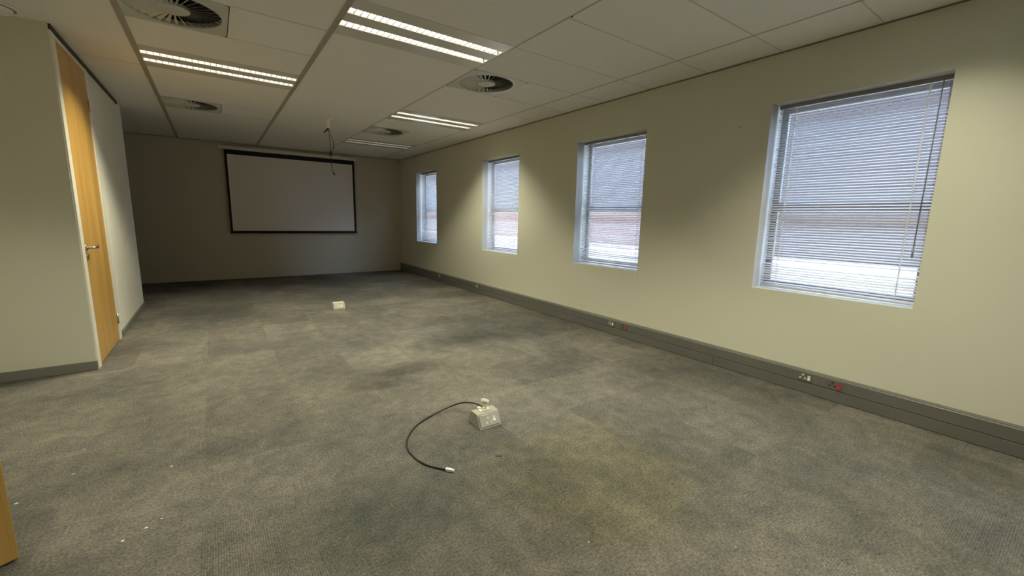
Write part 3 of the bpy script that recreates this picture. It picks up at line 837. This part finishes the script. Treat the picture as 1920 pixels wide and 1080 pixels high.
cab = [(1.290, 2.120, 0.0985), (1.286, 2.150, 0.1000), (1.28, 2.214, 0.088), (1.264, 2.281, 0.07), (1.238, 2.33, 0.05), (1.176, 2.363, 0.025), (1.077, 2.357, 0.009), (0.964, 2.308, 0.0055), (0.893, 2.256, 0.005), (0.837, 2.191, 0.005), (0.802, 2.132, 0.005), (0.78, 2.068, 0.005), (0.775, 2.002, 0.005), (0.782, 1.927, 0.005), (0.803, 1.86, 0.005), (0.837, 1.805, 0.005), (0.866, 1.765, 0.008)]
def smooth_path(p, k=5):
    p = [Vector(q) for q in p]; out = []
    for i in range(len(p) - 1):
        a, b, c, d_ = p[max(i-1, 0)], p[i], p[i+1], p[min(i+2, len(p)-1)]
        for j in range(k):
            t_ = j / k
            out.append(0.5 * ((2*b) + (c - a)*t_ + (2*a - 5*b + 4*c - d_)*t_*t_ + (3*b - a - 3*c + d_)*t_**3))
    return out + [p[-1]]
t = thing('network_cable', (0.9, 2.0, 0), 'black cable looping over the carpet from the near socket box', 'cable')
MB().tube(smooth_path(cab), 0.0048, 10).build('cord', M['black_rubber'], t, True)
pl = MB()
dv = Vector((0.026, -0.030, 0)).normalized(); pm = Matrix((dv, Vector((-dv.y, dv.x, 0)), Vector((0, 0, 1)))).transposed().to_4x4(); pm.translation = (0.866, 1.765, 0.009)
pl.box((-0.002, -0.008, -0.0075), (0.030, 0.008, 0.0075), 0.003, mat=pm).box((0.028, -0.006, -0.006), (0.042, 0.006, 0.005), 0.001, mat=pm)
pl.build('plug', M['white_plastic'], t).__setitem__('label', 'white plug')

# ------------------------------------------------------------------ litter on the carpet, marks on the wall
CG = 'white paper scraps on the carpet'
for j, (x, y, a, l, lab) in enumerate([(-0.650, 2.725, 0.3, 0.010, 'tiny white scrap on the carpet in front of the left wall, nearest the open door'), (-0.267, 2.552, 0.5, 0.011, 'tiny white scrap on the carpet right of the other left-hand scraps'),
        (-0.660, 2.997, 0.1, 0.009, 'tiny white scrap on the carpet, farthest of the left-hand scraps'), (-0.273, 2.109, 0.4, 0.008, 'tiny round white scrap beside a longer one, lower left carpet'),
        (-0.318, 2.075, 0.2, 0.013, 'tiny long white scrap beside a round one, lower left carpet'), (-0.384, 2.035, 0.8, 0.011, 'tiny white scrap on the carpet lowest in the picture at left'),
        (-0.795, 2.567, 0.2, 0.011, 'tiny white scrap on the carpet right beside the open wooden door'), (1.125, 1.021, 0.2, 0.005, 'white speck on the brown carpet stain at bottom centre'),
        (1.595, 0.677, 0.2, 0.005, 'white speck on the carpet at the bottom edge, right of centre')]):
    m = MB(); n = 7
    top = [(l * (0.5 + 0.2 * random.random()) * math.cos(2*math.pi*k/n), l * (0.3 + 0.12 * random.random()) * math.sin(2*math.pi*k/n)) for k in range(n)]
    m.prism(top, 'z', 0, 0.003, 0.0006)
    o = m.build('paper_scrap', M['paper']); o.location = (x, y, 0.0002); o.rotation_euler = (0, 0, a)
    tag(o, lab, 'scrap', CG)
m = MB(); m.prism([(-0.020, 0.0), (-0.004, 0.010), (0.015, 0.007), (0.022, -0.002), (0.005, -0.010), (-0.010, -0.007)], 'z', 0, 0.0025, 0.0006)
o = m.build('dry_leaf', M['leaf']); o.location = (1.164, 1.733, 0.0002); o.rotation_euler = (0, 0, -0.5)
tag(o, 'small dark brown leaf-like scrap on the carpet in front of the near socket box', 'leaf')
NG = 'wall screws by the nearest window'
for (y, z, lab) in ((1.912, 2.060, 'small dark screw in the cream wall left of the nearest large window'), (2.622, 2.052, 'small dark screw in the cream wall right of the second window from the camera')):
    m = MB().lathe([(0, -0.006), (0.004, -0.005), (0.005, -0.003), (0.003, -0.002), (0.003, 0.0)], (XW, y, z), 'x', 12)
    o = m.build('wall_screw', M['trunk'], None, True, origin=(XW, y, z)); tag(o, lab, 'screw', NG)

# ------------------------------------------------------------------ outside, seen between the slats
struct(MB().box((XW + 0.35, -30, -3.3), (60, 70, -3.2)).build('ground', M['concrete']), 'asphalt yard outside the windows', 'ground')
bx = 14.0
t = thing('brick_building', (bx, 18, -3.2), 'red-brown brick building with a pale ground floor seen between the blind slats', 'building')
MB().box((bx, 1.9, 0.30), (bx + 8, 48, 9.6)).build('upper_wall', M['brick'], t)
MB().box((bx - 0.06, 8.5, 0.30), (bx - 0.001, 48, 1.75)).build('brick_band', M['brick_red'], t)
MB().box((bx - 0.06, 24.0, -3.2), (bx - 0.001, 48, 0.2995)).build('brick_band', M['brick_red'], t)
MB().box((bx - 0.12, 1.8, -3.2), (bx - 0.001, 23.9, 0.295)).build('ground_floor_wall', M['pale_render'], t)
MB().box((bx - 0.10, 1.85, 9.6), (bx + 8, 48.05, 9.9)).build('roof_edge', M['concrete'], t)
t = thing('sky_screen_block', (bx, -23, -3.2), 'plain dark brick block added outside to screen off sky, out of the picture', 'building')
MB().box((bx, -40, -3.2), (bx + 8, -6.0, 9.6)).build('wall', M['brick'], t)  # unseen block added to keep sky light off the facing wall
MB().box((bx - 0.10, -40.05, 9.6), (bx + 8, -5.95, 9.9)).build('roof_edge', M['concrete'], t)
